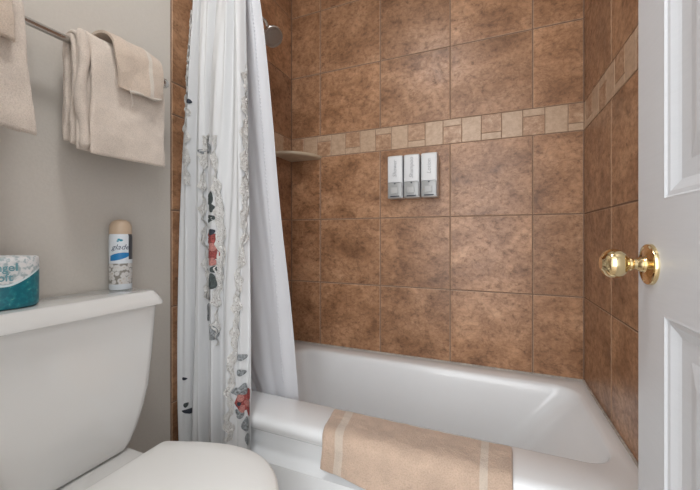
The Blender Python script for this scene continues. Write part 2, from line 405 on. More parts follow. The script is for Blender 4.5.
# ------------------------------------------------------------------ toilet paper roll in wrapper
def roll():
    c=Vector((-.9505,.377)); z0=.7915; h=.108; R=.053
    t=thing('toilet_paper_roll','wrapped toilet paper roll, teal below and white above, on the tank lid','toilet paper',(c.x,c.y,z0))
    bm=bmesh.new(); n=64; L=[]
    for z,r in ((0,.72),(.001,.93),(.004,.985),(.010,1),(.03,1.002),(.06,1.0),(.098,1),(.104,.985),(.107,.93),(.108,.7),(.1075,.35),(.105,.3)):
        P=[]
        for k in range(n):
            a=2*PI*k/n; ca,sa=math.cos(a),math.sin(a); e=.86
            w=1+.006*math.sin(9*a+z*90)
            P.append((c.x+R*r*w*math.copysign(abs(ca)**e,ca),c.y+R*r*w*math.copysign(abs(sa)**e,sa),z0+z))
        L.append(P)
    loft(bm,L)
    m,nt,b=newmat('toilet_paper_wrapper'); b.inputs['Roughness'].default_value=.35
    tc=N(nt,'ShaderNodeTexCoord'); sp=N(nt,'ShaderNodeSeparateXYZ'); nt.links.new(tc.outputs['Object'],sp.inputs[0])
    # boundary height depends on Y: rises toward +Y
    mr=N(nt,'ShaderNodeMapRange'); mr.interpolation_type='SMOOTHSTEP'
    mr.inputs[1].default_value=c.y-.02; mr.inputs[2].default_value=c.y+.062; mr.inputs[3].default_value=z0+.047; mr.inputs[4].default_value=z0+.082
    nt.links.new(sp.outputs[1],mr.inputs[0])
    d=N(nt,'ShaderNodeMath',operation='SUBTRACT'); nt.links.new(sp.outputs[2],d.inputs[0]); nt.links.new(mr.outputs[0],d.inputs[1])
    n1=N(nt,'ShaderNodeTexNoise'); n1.inputs['Scale'].default_value=110; n1.inputs['Detail'].default_value=4; nt.links.new(tc.outputs['Object'],n1.inputs['Vector'])
    white=ramp(nt,n1.outputs[0],[(.42,(.42,.50,.52)),(.5,(.74,.76,.77)),(.56,(.8,.8,.8))])
    teal=ramp(nt,n1.outputs[0],[(.45,(.004,.15,.20)),(.64,(.012,.23,.27)),(.72,(.16,.42,.32))])
    f=N(nt,'ShaderNodeMath',operation='GREATER_THAN'); f.inputs[1].default_value=.0; nt.links.new(d.outputs[0],f.inputs[0])
    g=N(nt,'ShaderNodeMath',operation='GREATER_THAN'); g.inputs[1].default_value=.004; nt.links.new(d.outputs[0],g.inputs[0])
    cc=mix(nt,f.outputs[0],teal,(.72,.82,.84)); cc=mix(nt,g.outputs[0],cc,white); nt.links.new(cc,b.inputs['Base Color'])
    bump(nt,b,n1.outputs[0],.3,.003)
    obj('wrapper',bm,m,t,sm=50)
    ink=simple('teal_grey_lettering',(.16,.36,.41),.5)
    for s,dz,sz in (('Angel',.0855,.0185),('Soft',.0655,.0185)):
        bm=text_bm(s,sz,.0,.0003)
        bmesh.ops.subdivide_edges(bm,edges=bm.edges,cuts=1)
        for v in bm.verts:
            a=math.radians(-22)+v.co.x/(R*1.0)+( .0 if s=='Angel' else .0)
            ca,sa=math.cos(a),math.sin(a); e=.86; rr=R*1.012+.0006
            v.co=Vector((c.x+rr*math.copysign(abs(ca)**e,ca),c.y+rr*math.copysign(abs(sa)**e,sa),z0+dz+v.co.y*1.18))
        obj('lettering',bm,ink,t,recalc=False)
roll()

# ------------------------------------------------------------------ air freshener can
def can():
    c=Vector((-.9815,.641)); z0=.7905; R=.0285
    t=thing('air_freshener_can','white, blue and black air freshener can with beige cap, on the tank lid','spray can',(c.x,c.y,z0))
    bm=bmesh.new(); lathe(bm,(c.x,c.y,z0),(0,0,1),[(0,.026),(.001,.0278),(.004,.0278),(.005,R),(.150,R),(.156,.0272),(.160,.0255)],48)
    m,nt,b=newmat('printed_can_label'); b.inputs['Roughness'].default_value=.3; b.inputs['Coat Weight'].default_value=.3
    tc=N(nt,'ShaderNodeTexCoord'); mp=N(nt,'ShaderNodeMapping'); mp.inputs['Location'].default_value=(-c.x,-c.y,-z0); nt.links.new(tc.outputs['Object'],mp.inputs[0])
    sp=N(nt,'ShaderNodeSeparateXYZ'); nt.links.new(mp.outputs[0],sp.inputs[0])
    at=N(nt,'ShaderNodeMath',operation='ARCTAN2'); nt.links.new(sp.outputs[1],at.inputs[0]); nt.links.new(sp.outputs[0],at.inputs[1])  # angle: 0 faces +X, camera at about -32deg
    vo=N(nt,'ShaderNodeTexVoronoi'); vo.inputs['Scale'].default_value=95; nt.links.new(tc.outputs['Object'],vo.inputs['Vector'])
    fl=ramp(nt,vo.outputs['Distance'],[(.0,(.40,.27,.14)),(.22,(.66,.63,.60)),(.55,(.72,.71,.70)),(.72,(.28,.26,.23))])
    zt=N(nt,'ShaderNodeMath',operation='LESS_THAN'); zt.inputs[1].default_value=.074; nt.links.new(sp.outputs[2],zt.inputs[0])
    zb=N(nt,'ShaderNodeMath',operation='GREATER_THAN'); zb.inputs[1].default_value=.016; nt.links.new(sp.outputs[2],zb.inputs[0])
    fz=N(nt,'ShaderNodeMath',operation='MULTIPLY'); nt.links.new(zt.outputs[0],fz.inputs[0]); nt.links.new(zb.outputs[0],fz.inputs[1])
    cc=mix(nt,fz.outputs[0],(.74,.79,.84),fl)
    # dark side panel
    da=N(nt,'ShaderNodeMath',operation='GREATER_THAN'); da.inputs[1].default_value=math.radians(8); nt.links.new(at.outputs[0],da.inputs[0])
    dz=N(nt,'ShaderNodeMath',operation='GREATER_THAN'); dz.inputs[1].default_value=.085; nt.links.new(sp.outputs[2],dz.inputs[0])
    dd=N(nt,'ShaderNodeMath',operation='MULTIPLY'); nt.links.new(da.outputs[0],dd.inputs[0]); nt.links.new(dz.outputs[0],dd.inputs[1])
    cc=mix(nt,dd.outputs[0],cc,(.05,.05,.06)); nt.links.new(cc,b.inputs['Base Color'])
    obj('can_body',bm,m,t,sm=40)
    bm=bmesh.new(); lathe(bm,(c.x,c.y,z0),(0,0,1),[(.157,.0245),(.157,.0272),(.160,.0278),(.180,.0270),(.191,.0225),(.197,.014),(.199,.004),(.199,.001)],40)
    obj('cap',bm,simple('beige_gold_cap',(.62,.47,.34),.3,var=.03),t,sm=40)
    cam=math.atan2(-c.y,-c.x)   # direction facing the room
    def wrap(bm,a0,dz,off):
        for v in bm.verts:
            a=a0+v.co.x/R; r=R+off+v.co.z; v.co=Vector((c.x+r*math.cos(a),c.y+r*math.sin(a),z0+dz+v.co.y))
    # blue swoosh
    bm=bmesh.new(); top=[];bot=[]
    for k in range(25):
        q=k/24; x=lerp(-.026,.022,q); 
        top.append((x,.002+.008*q+.004*math.sin(PI*q),0)); bot.append((x,-.012+.012*q**1.6-.001*math.sin(PI*q),0))
    tv=[bm.verts.new(p) for p in top]; bv=[bm.verts.new(p) for p in bot]
    for i in range(24): bm.faces.new((bv[i],bv[i+1],tv[i+1],tv[i]))
    wrap(bm,cam-.05,.094,.0005); obj('blue_band',bm,simple('blue_print',(.02,.22,.52),.4),t,recalc=False)
    bm=text_bm('glade',.021,.35,-.0001); bmesh.ops.subdivide_edges(bm,edges=bm.edges,cuts=1); wrap(bm,cam-.04,.120,.0007)
    obj('lettering',bm,simple('navy_lettering',(.02,.04,.10),.5),t,recalc=False)
    bm=bmesh.new()
    for a,rr in ((.4,.0045),(1.9,.0036),(3.3,.003)):
        P=[]
        for k in range(12):
            th=2*PI*k/12; P.append((math.cos(a)*.004+math.cos(th)*rr,math.sin(a)*.004+math.sin(th)*rr*.7,0))
        bm.faces.new([bm.verts.new(p) for p in P])
    wrap(bm,cam-.1,.138,.0006); obj('leaf_mark',bm,simple('teal_print',(.03,.30,.42),.5),t,recalc=False)
can()

# ------------------------------------------------------------------ cloth slabs (towels)
def resample(path,step):
    P=[Vector((p[0],0,p[1])) for p in path]; out=[P[0]]
    for a,b in zip(P,P[1:]):
        n=max(1,int((b-a).length/step))
        for k in range(1,n+1): out.append(a.lerp(b,k/n))
    return out
def slab(bm,path,y0,y1,th,step=.008,warp=None,amp=.002,nsc=18,seed=0,mi=None,round_=True,mj=None):
    """thick cloth following path in the X-Z plane, extruded along Y, rounded on all edges"""
    P=resample(path,step)
    for _ in range(3):
        Q=[P[0]]+[(P[i-1]+P[i]*2+P[i+1])/4 for i in range(1,len(P)-1)]+[P[-1]]; P=Q
    Nn=[]
    for i in range(len(P)):
        d=(P[min(i+1,len(P)-1)]-P[max(i-1,0)]).normalized(); Nn.append(Vector((-d.z,0,d.x)))
    m=max(6,int((y1-y0)/step)); ys=[]
    e=th*.5
    ring=[]   # positions across the thickness loop: go over top side then back along the bottom
    prof=[]
    K=4
    for j in range(m+1): prof.append((lerp(y0+e,y1-e,j/m),1,0))
    for k in range(1,K): a=PI/2-PI*k/K; prof.append((y1-e+e*math.cos(a),math.sin(a),1))
    for j in range(m,-1,-1): prof.append((lerp(y0+e,y1-e,j/m),-1,0))
    for k in range(1,K): a=-PI/2-PI*k/K; prof.append((y0+e+e*math.cos(a),math.sin(a),1))
    loops=[]
    n=len(P)
    def pt(i,y,s,tsc=1,ext=0):
        d=(P[min(i+1,n-1)]-P[max(i-1,0)]).normalized()
        q=P[i]+Nn[i]*(s*e*tsc)+d*ext; q=Vector((q.x,y,q.z))
        t_=i/(n-1); uu=(y-y0)/(y1-y0)
        if warp: q=warp(q,t_,uu)
        dn=mn.noise(Vector((q.x*nsc+seed,q.y*nsc,q.z*nsc)))*amp+mn.noise(Vector((q.x*60+seed,q.y*60,q.z*60)))*amp*.35
        return q+Nn[i]*dn
    for k in range(K): 
        a=PI/2*k/K; loops.append([pt(0,lerp((y0+y1)/2,y,1-(.02*(1-math.sin(a)))),s,math.sin(a) if k else .02,-e*math.cos(a)) for y,s,_ in prof])
    for i in range(n): loops.append([pt(i,y,s) for y,s,_ in prof])
    for k in range(K-1,-1,-1):
        a=PI/2*k/K; loops.append([pt(n-1,lerp((y0+y1)/2,y,1-(.02*(1-math.sin(a)))),s,math.sin(a) if k else .02,e*math.cos(a)) for y,s,_ in prof])
    rows=loft(bm,loops)
    return len(prof)
RX,RZ=-.940,H+.474   # towel rail centre line
def towel_bar():
    t=thing('towel_bar','brushed nickel towel bar holding two folded towels on the greige wall','towel rail',(WL,.42,RZ))
    bm=bmesh.new(); tube(bm,[(RX,.055,RZ),(RX,.755,RZ)],.0085,20); obj('rail',bm,M['chrome'],t,sm=40)
    for y in (.072,.742):
        bm=bmesh.new()
        lathe(bm,(WL+.0005,y,RZ),(1,0,0),[(0,.024),(.006,.024),(.010,.017),(.014,.010),(.062,.009),(.070,.013),(.086,.013),(.0905,.009),(.0915,.001)],28)
        obj('bracket',bm,M['chrome'],t,sm=40)
towel_bar()
def towel_right():
    t=thing('folded_bath_towel','folded cream bath towel beside the tile edge, a tan washcloth over it','towel',(RX,.60,1.15))
    bm=bmesh.new()
    y0,y1=.490,.712
    def arch(r,zt,zf,zb,x_out=0):
        # from the back hem over the rail to the front hem
        P=[(RX-r,zb)]
        P.append((RX-r,RZ-.01))
        for k in range(0,9):
            a=PI-PI*k/8; P.append((RX+r*math.cos(a),RZ+zt*math.sin(a)+.0))
        P+= [(RX+r+x_out*.4,RZ-.05),(RX+r+x_out,RZ-.14),(RX+r+x_out*1.1,zf)]
        return P
    def warp(q,t_,uu):
        k=max(0,(t_-.5)*2)
        q.y+= -.012*k*(1-uu)*0+.006*math.sin(q.z*25)*(.4+.6*uu)*.5
        q.x+=.006*math.sin(uu*5+q.z*9)*k
        return q
    # back and inner layers, stepped to the left like a trifold edge
    slab(bm,arch(.0155,.0155,1.170,1.180),y0-.002,y1-.010,.012,warp=warp,seed=2,amp=.0048)
    slab(bm,arch(.027,.025,1.156,1.195,.003),y0+.002,y1-.004,.011,warp=warp,seed=5,amp=.0048)
    slab(bm,arch(.0395,.035,1.150,1.21,.006),y0+.024,y1,.013,warp=warp,seed=9,amp=.0048)
    obj('terry_cloth',bm,M['towel'],t,sm=80)
    # rolled edge down the left of the front
    bm=bmesh.new(); 
    P=[];rr=[]
    for k in range(26):
        q=k/25; z=lerp(RZ+.026,1.152,q)
        x=RX+.026+.008*min(1,q*3)+.003*math.sin(q*7); P.append((x,y0+.011+.004*math.sin(q*9),z)); rr.append(.0115+.0015*math.sin(q*13))
    rr[0]=.006; rr[-1]=.007
    tube(bm,P,rr,14)
    for v in bm.verts: v.co+=v.co.normalized()*mn.noise(v.co*60)*.0025
    obj('rolled_edge',bm,M['towel'],t,sm=80)
towel_right()
def washcloth():
    t=thing('washcloth','small tan washcloth draped in a fan over the right cream bath towel','washcloth',(RX+.05,.64,1.36))
    # fan surface: gather point near (y=.545) top-left, spreading to the right
    bm=bmesh.new()
    nU,nV=26,22
    def S(u,v):
        # v 0 = behind the top, 1 = hem ; u 0 = left edge, 1 = right edge
        top_y=lerp(.553,.696,u); bot_y=lerp(.566,.686,u)
        hem=lerp(1.322,1.336,u)-.008*math.sin(u*PI)
        y=lerp(top_y,bot_y,v)
        r=.0575+.0012*math.sin(u*PI*3.2+.6)+.004*math.sin(u*PI)
        zt=RZ+.0
        if v<.38:
            a=PI*(1-.25)-(PI*(.75))*(v/.38); x=RX+r*math.cos(a); z=zt+(r-.006)*math.sin(a)
        else:
            q=(v-.38)/.62; x=RX+r+.006*math.sin(q*PI*.6)+.002*math.sin(q*4+u*7); z=lerp(zt,hem,q)
        x+=mn.noise(Vector((u*5,v*4,1)))*.0012
        return Vector((x,y,z))
    th=.008
    grid=[[S(i/nU,j/nV) for i in range(nU+1)] for j in range(nV+1)]
    def nrm(i,j):
        a=grid[j][min(i+1,nU)]-grid[j][max(i-1,0)]; b=grid[min(j+1,nV)][i]-grid[max(j-1,0)][i]
        n=a.cross(b).normalized(); g=grid[j][i]; ref=Vector((g.x-RX,0,max(g.z-RZ,0))); return n if n.dot(ref)>0 else -n
    F=[[bm.verts.new(grid[j][i]+nrm(i,j)*(th+mn.noise(grid[j][i]*60)*.0016)) for i in range(nU+1)] for j in range(nV+1)]
    B=[[bm.verts.new(grid[j][i]+nrm(i,j)*.0015) for i in range(nU+1)] for j in range(nV+1)]
    def q(a,b,c,d,mi=0): bm.faces.new((a,b,c,d)).material_index=mi
    for j in range(nV):
        for i in range(nU):
            band=1 if 17<=i<=18 else 0
            q(F[j][i],F[j][i+1],F[j+1][i+1],F[j+1][i],band); q(B[j][i],B[j+1][i],B[j+1][i+1],B[j][i+1])
    for j in range(nV): q(F[j][0],F[j+1][0],B[j+1][0],B[j][0]); q(F[j][nU],B[j][nU],B[j+1][nU],F[j+1][nU])
    for i in range(nU): q(F[0][i],B[0][i],B[0][i+1],F[0][i+1]); q(F[nV][i],F[nV][i+1],B[nV][i+1],B[nV][i])
    o=obj('terry_cloth',bm,[M['washcloth'],M['towel_band']],t,sm=80)
    # folded second layer peeping at the right, and a loose thread
    bm=bmesh.new()
    P=[];rr=[]
    for k in range(20):
        q_=k/19; p=S(lerp(.22,1.0,q_),1.0); P.append(p+Vector((.0055+.0015*math.sin(q_*9),0,-.001+.003*math.sin(q_*6)))); rr.append(.0036+.0008*math.sin(q_*11))
    tube(bm,P,rr,10); obj('hem',bm,M['towel_band'],t,sm=80)
    bm=bmesh.new(); p=S(.18,1.0)
    tube(bm,[p+Vector((.012,0,.004)),p+Vector((.014,.004,-.015)),p+Vector((.012,.007,-.03)),p+Vector((.013,.005,-.042))],.0008,6)
    obj('loose_thread',bm,M['towel_band'],t,sm=80)
washcloth()
def towel_left():
    t=thing('folded_bath_towel','folded cream bath towel at the left end of the bar, cut by the picture edge','towel',(RX,.27,1.15))
    bm=bmesh.new()
    def arch(r,zt,zf,zb,xo=0):
        P=[(RX-r,zb),(RX-r,RZ-.01)]
        for k in range(9): a=PI-PI*k/8; P.append((RX+r*math.cos(a),RZ+zt*math.sin(a)))
        return P+[(RX+r+xo*.4,RZ-.05),(RX+r+xo,RZ-.16),(RX+r+xo*1.2,zf)]
    def warp(q,t_,uu):
        k=max(0,(t_-.5)*2); q.y+=.016*k*k*uu; q.z+=-.012*k*k*uu**3; q.x+=.004*math.sin(uu*6+q.z*8)*k; return q
    slab(bm,arch(.0155,.0155,1.180,1.19),.10,.378,.013,warp=warp,seed=12,amp=.003)
    slab(bm,arch(.027,.025,1.176,1.2,.005),.10,.383,.011,warp=warp,seed=15,amp=.0048)
    slab(bm,arch(.041,.037,1.172,1.22,.010),.10,.388,.014,warp=warp,seed=19,amp=.0048)
    obj('terry_cloth',bm,M['towel'],t,sm=80)
towel_left()
def handtowel():
    t=thing('washcloth','small tan washcloth folded over the left cream bath towel at the picture edge','washcloth',(RX+.06,.3,1.37))
    bm=bmesh.new(); r=.058
    P=[(RX-r*.7,RZ+.01)]
    for k in range(1,9): a=PI*.8-PI*.8*k/8; P.append((RX+r*math.cos(a),RZ+r*math.sin(a)))
    P+=[(RX+r+.008,RZ-.03),(RX+r+.012,RZ-.072)]
    def warp(q,t_,uu):
        k=max(0,(t_-.4)/.6); q.y+=-.0*k; q.z+=(.018-.03*uu)*k; q.x+=.003*math.sin(uu*9); return q
    slab(bm,P,.14,.362,.012,warp=warp,seed=31,amp=.003)
    obj('terry_cloth',bm,M['washcloth'],t,sm=80)
    bm=bmesh.new(); tube(bm,[(RX+r+.012,.17,RZ-.052),(RX+r+.013,.26,RZ-.064),(RX+r+.013,.31,RZ-.071),(RX+r+.012,.340,RZ-.078)],[.006,.0065,.0065,.004],10)
    obj('hem',bm,M['towel_band'],t,sm=80)
handtowel()

# towel over the tub rim
def rim_towel():
    t=thing('bath_mat','peach terry bath mat with pale end bands, draped over the tub rim','bath mat',(-.2,.93,.37))
    bm=bmesh.new()
    e=.006
    path=[(.978,RIM+e+.001),(.95,RIM+e+.001),(.895,RIM+e),(.874,RIM+e-.002),(.862,.364),(.857,.345),(.855,.32),(.853,.287)]
    P=[Vector((0,p[0],p[1])) for p in path]; out=[P[0]]
    for a,b in zip(P,P[1:]):
        n=max(1,int((b-a).length/.006))
        for k in range(1,n+1): out.append(a.lerp(b,k/n))
    P=out
    for _ in range(3): P=[P[0]]+[(P[i-1]+P[i]*2+P[i+1])/4 for i in range(1,len(P)-1)]+[P[-1]]
    n=len(P); x0,x1=-.466,.052; m=80
    K=4
    prof=[(lerp(x0+e,x1-e,j/m),1) for j in range(m+1)]
    prof+=[(x1-e+e*math.cos(PI/2-PI*k/K),math.sin(PI/2-PI*k/K)) for k in range(1,K)]
    prof+=[(lerp(x0+e,x1-e,j/m),-1) for j in range(m,-1,-1)]
    prof+=[(x0+e+e*math.cos(-PI/2-PI*k/K),math.sin(-PI/2-PI*k/K)) for k in range(1,K)]
    loops=[]
    def pt(i,x,s,ext=0,ts=1):
        d=(P[min(i+1,n-1)]-P[max(i-1,0)]).normalized(); nn=Vector((0,-d.z,d.y)); 
        if i<n*.3 and False: nn=-nn
        tt=i/(n-1); uu=(x-x0)/(x1-x0)
        q=P[i]+Vector((x,0,0))
        nz=nn if nn.dot(Vector((0,-1,1)))>0 else -nn
        lift=(mn.noise(Vector((x*14,tt*3,3)))+.6)*.004
        if s>0: lift+=mn.noise(Vector((x*45,tt*16,7)))*.0022
        q+=nz*(s*e*ts+(lift if s>0 else lift*.3)) + d*ext
        k=max(0,(tt-.62)/.38)
        q.z+=-k*(.010*math.sin(uu*PI*.9)+.022*min(1,uu*2.2)-.004)
        q.x+=.006*math.sin(q.z*40)*(1 if uu<.5 else .3)*(1-uu)
        q.x+=(.026*(1-uu)-.008*uu)*tt
        return q
    for k in range(K): a=PI/2*k/K; loops.append([pt(0,x,s,-e*math.cos(a),max(.02,math.sin(a))) for x,s in prof])
    for i in range(n): loops.append([pt(i,x,s) for x,s in prof])
    for k in range(K-1,-1,-1): a=PI/2*k/K; loops.append([pt(n-1,x,s,e*math.cos(a),max(.02,math.sin(a))) for x,s in prof])
    loft(bm,loops)
    npf=len(prof); fl=list(bm.faces)[:npf*(len(loops)-1)]
    for k,f in enumerate(fl):
        i=k%npf; c=prof[i][0]
        if x0+.043<c<x0+.064 or x1-.080<c<x1-.059: f.material_index=1
    obj('terry_cloth',bm,[M['bathmat'],M['bathmat_band']],t,sm=80)
rim_towel()

# ------------------------------------------------------------------ shower curtain and liner
ROD=(.885,2.0)
def c_edges(z):
    q=(z-.1)/1.88
    xl=interp([(.1,-.985),(1.0,-.985),(1.3,-.982),(1.5,-.978),(1.75,-.962),(1.98,-.95)],z)
    xr=interp([(.1,-.684),(.6,-.688),(1.0,-.700),(1.3,-.712),(1.98,-.745)],z)
    y=interp([(.1,.842),(.4,.842),(1.2,.855),(1.98,.885)],z)
    return xl,xr,y
def fold(u,z):
    p=2*PI*(4.6*u+.45*math.sin(3.1*u+z*.9)+.12*math.sin(z*2.6+u*9))
    s=math.sin(p); a=interp([(.1,.022),(1.0,.019),(1.98,.021)],z)*(.55+.45*math.sin(u*17+1.3)**2)
    return a*(abs(s)**.75*math.copysign(1,s)) + .0035*math.sin(p*2.3+z*4)+.002*math.sin(p*4.1+z*2)
def csurf(u,z,off=0):
    def P(u,z):
        xl,xr,y=c_edges(z); p=2*PI*(4.6*u+.45*math.sin(3.1*u+z*.9))
        return Vector((lerp(xl,xr,u)+.005*math.cos(p*1.0+1),y-.004+fold(u,z)*.9,z))
    q=P(u,z)
    if off:
        du=P(u+.003,z)-P(u-.003,z); dz=P(u,z+.003)-P(u,z-.003)
        nn=du.cross(dz).normalized()
        if nn.y>0 and nn.dot(Vector((.8,-.8,0)))<0: nn=-nn
        q=q+nn*off
    return q
def curtain():
    t=thing('shower_curtain','white ruffled shower curtain with crochet lace and embroidered roses, gathered outside the tub','shower curtain',(-.83,.86,2.0))
    bm=bmesh.new(); nu,nv=240,110; zt,zb=1.975,.13
    V=[[bm.verts.new(csurf(i/nu,lerp(zb,zt,j/nv))) for i in range(nu+1)] for j in range(nv+1)]
    for j in range(nv):
        for i in range(nu): bm.faces.new((V[j][i],V[j][i+1],V[j+1][i+1],V[j+1][i]))
    o=obj('fabric',bm,M['curtain'],t,sm=180,recalc=False)
    s=o.modifiers.new('thick','SOLIDIFY'); s.thickness=.0012; s.offset=0
    # lace strips: (z, u_left, u_right)
    def strip(tab,name='lace_trim',wob=.012,seed=0,off=.0028):
        tab=sorted(tab); bm=bmesh.new(); zs=[a[0] for a in tab]; n=int(abs(zs[0]-zs[-1])/.006); prev=None
        for k in range(n+1):
            z=lerp(zs[0],zs[-1],k/n)
            ul=interp([(a,b) for a,b,c in tab],z); ur=interp([(a,c) for a,b,c in tab],z)
            w=wob*math.sin(z*70+seed)+wob*.6*math.sin(z*171+seed*2); w2=wob*math.sin(z*83+seed+1)+wob*.6*math.sin(z*149)
            row=[bm.verts.new(csurf(lerp(ul+w,ur+w2,i/6),z,off+.0015+.0028*math.sin(i*2.1+z*120+seed))) for i in range(7)]
            if prev:
                for i in range(6): bm.faces.new((prev[i],prev[i+1],row[i+1],row[i]))
            prev=row
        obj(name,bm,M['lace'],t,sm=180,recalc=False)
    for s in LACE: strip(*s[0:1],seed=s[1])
    # embroidered motifs
    def motif(name,items,flip=0):
        bm=bmesh.new()
        for (u,z,ru,rz,ang,mi,kind) in items:
            P=[]; n=20
            for k in range(n):
                th=2*PI*k/n
                if kind=='leaf': x,y=math.cos(th),math.sin(th)*(.72-.3*math.cos(th))
                elif kind=='petal': x,y=math.cos(th)*(1+.12*math.sin(5*th)),math.sin(th)*(1+.1*math.cos(4*th))
                else: x,y=math.cos(th),math.sin(th)
                X=x*math.cos(ang)-y*math.sin(ang); Y=x*math.sin(ang)+y*math.cos(ang)
                P.append((min(u+X*ru,.999),z+Y*rz))
            layer=.0016+.0006*mi+.0003*len(bm.verts)/21*.3
            cen=bm.verts.new(csurf(u,z,layer+.0004)); vs=[bm.verts.new(csurf(a,b,layer)) for a,b in P]
            mid=[bm.verts.new(csurf(lerp(u,a,.55),lerp(z,b,.55),layer+.0003)) for a,b in P]
            for i in range(n):
                j=(i+1)%n
                f=bm.faces.new((cen,mid[i],mid[j])); f.material_index=mi
                f=bm.faces.new((mid[i],vs[i],vs[j],mid[j])); f.material_index=mi
        obj(name,bm,[M['leaf'],M['rose'],M['rosepink'],M['navy'],M['leafpale']],t,sm=180,recalc=False)
    for nm,it in MOTIFS: motif(nm,it)
    # top hem rings' grommets are on the rod; a stitched hem at the foot
    return t
#--DECOR--
LACE=[([(1.7131, 0.07, 0.0925), (1.5462, 0.0575, 0.06), (1.4057, 0.0525, 0.1025), (1.2322, 0.06, 0.1225), (1.1137, 0.105, 0.135)],1),
([(1.2762, 0.3225, 0.4825), (1.2257, 0.32, 0.49), (1.162, 0.325, 0.36), (1.0785, 0.33, 0.36), (0.9292, 0.3475, 0.3725), (0.7316, 0.3725, 0.49)],2),
([(1.2674, 0.55, 0.5775), (1.1225, 0.5425, 0.5975), (0.96, 0.5575, 0.6725), (0.8326, 0.5525, 0.66), (0.7338, 0.5375, 0.5725), (0.5911, 0.5425, 0.565)],3),
([(1.5067, 0.9625, 0.99), (1.3706, 0.96, 1.0), (1.2432, 0.9525, 1.0), (1.1334, 0.95, 1.0), (1.039, 0.9425, 0.9875), (0.9292, 0.9375, 0.97), (0.837, 0.8575, 0.9375), (0.7426, 0.82, 0.915), (0.6174, 0.795, 0.8625), (0.5252, 0.77, 0.815), (0.433, 0.76, 0.79), (0.3079, 0.7425, 0.7875)],4),
]
MOTIFS=[
('embroidered_rose',[(0.505, 1.0654, 0.052, 0.0228, 1.2, 0, 'leaf'), (0.52, 1.0346, 0.042, 0.0162, 2, 0, 'leaf'), (0.5, 0.9995, 0.065, 0.0163, 0.3, 0, 'leaf'), (0.5275, 0.9556, 0.0255, 0.0129, 0.3, 3, 'leaf'), (0.5225, 0.9336, 0.065, 0.0193, 0.3, 1, 'petal'), (0.5275, 0.9073, 0.032, 0.0129, 0.3, 2, 'petal'), (0.5225, 0.8853, 0.065, 0.0193, 0.9, 1, 'petal'), (0.525, 0.859, 0.032, 0.0129, 1, 2, 'petal'), (0.5425, 0.837, 0.032, 0.0129, 1, 0, 'leaf'), (0.5225, 0.7975, 0.052, 0.0257, 1.5, 0, 'leaf')]),
('embroidered_rose',[(0.8975, 0.5647, 0.055, 0.014, 0.2, 4, 'leaf'), (0.885, 0.5164, 0.048, 0.0141, 0.1, 4, 'leaf'), (0.8575, 0.4594, 0.075, 0.0156, 0.5, 4, 'leaf'), (0.905, 0.4637, 0.078, 0.0189, 1.5, 4, 'leaf'), (0.855, 0.3891, 0.048, 0.0188, 2.5, 4, 'leaf'), (0.9375, 0.354, 0.078, 0.0252, 1.2, 4, 'leaf'), (0.97, 0.31, 0.0585, 0.0219, 1.0, 4, 'leaf'), (0.9025, 0.4242, 0.091, 0.0283, 0.4, 1, 'petal'), (0.9875, 0.4506, 0.052, 0.0156, 0.4, 1, 'petal'), (0.87, 0.4374, 0.032, 0.0125, 0.8, 2, 'petal'), (0.955, 0.4198, 0.052, 0.0126, 1.4, 2, 'petal'), (0.9125, 0.4198, 0.0286, 0.0076, 1.4, 1, 'petal'), (0.9875, 0.3979, 0.033, 0.0156, 0.4, 1, 'petal'), (0.885, 0.4023, 0.027, 0.0125, 0.4, 2, 'petal'), (0.86, 0.4198, 0.016, 0.0062, 0, 3, 'petal')]),
('embroidered_leaf',[(0.115, 1.3991, 0.02, 0.0102, 0, 3, 'leaf')]),
('embroidered_leaf',[(0.4875, 1.2322, 0.052, 0.0197, 2.2, 4, 'leaf'), (0.3575, 1.2235, 0.052, 0.01, 0.3, 4, 'leaf')]),
('embroidered_leaf',[(0.105, 0.4637, 0.02, 0.0067, 0, 3, 'leaf')]),
('embroidered_leaf',[(0.1175, 0.3759, 0.02, 0.0101, 0.6, 0, 'leaf'), (0.1375, 0.354, 0.052, 0.0118, 2.9, 3, 'leaf')]),
('embroidered_leaf',[(0.44, 0.6921, 0.052, 0.0298, 1.4, 4, 'leaf'), (0.5275, 0.635, 0.052, 0.0255, 1.7, 4, 'leaf')]),
]
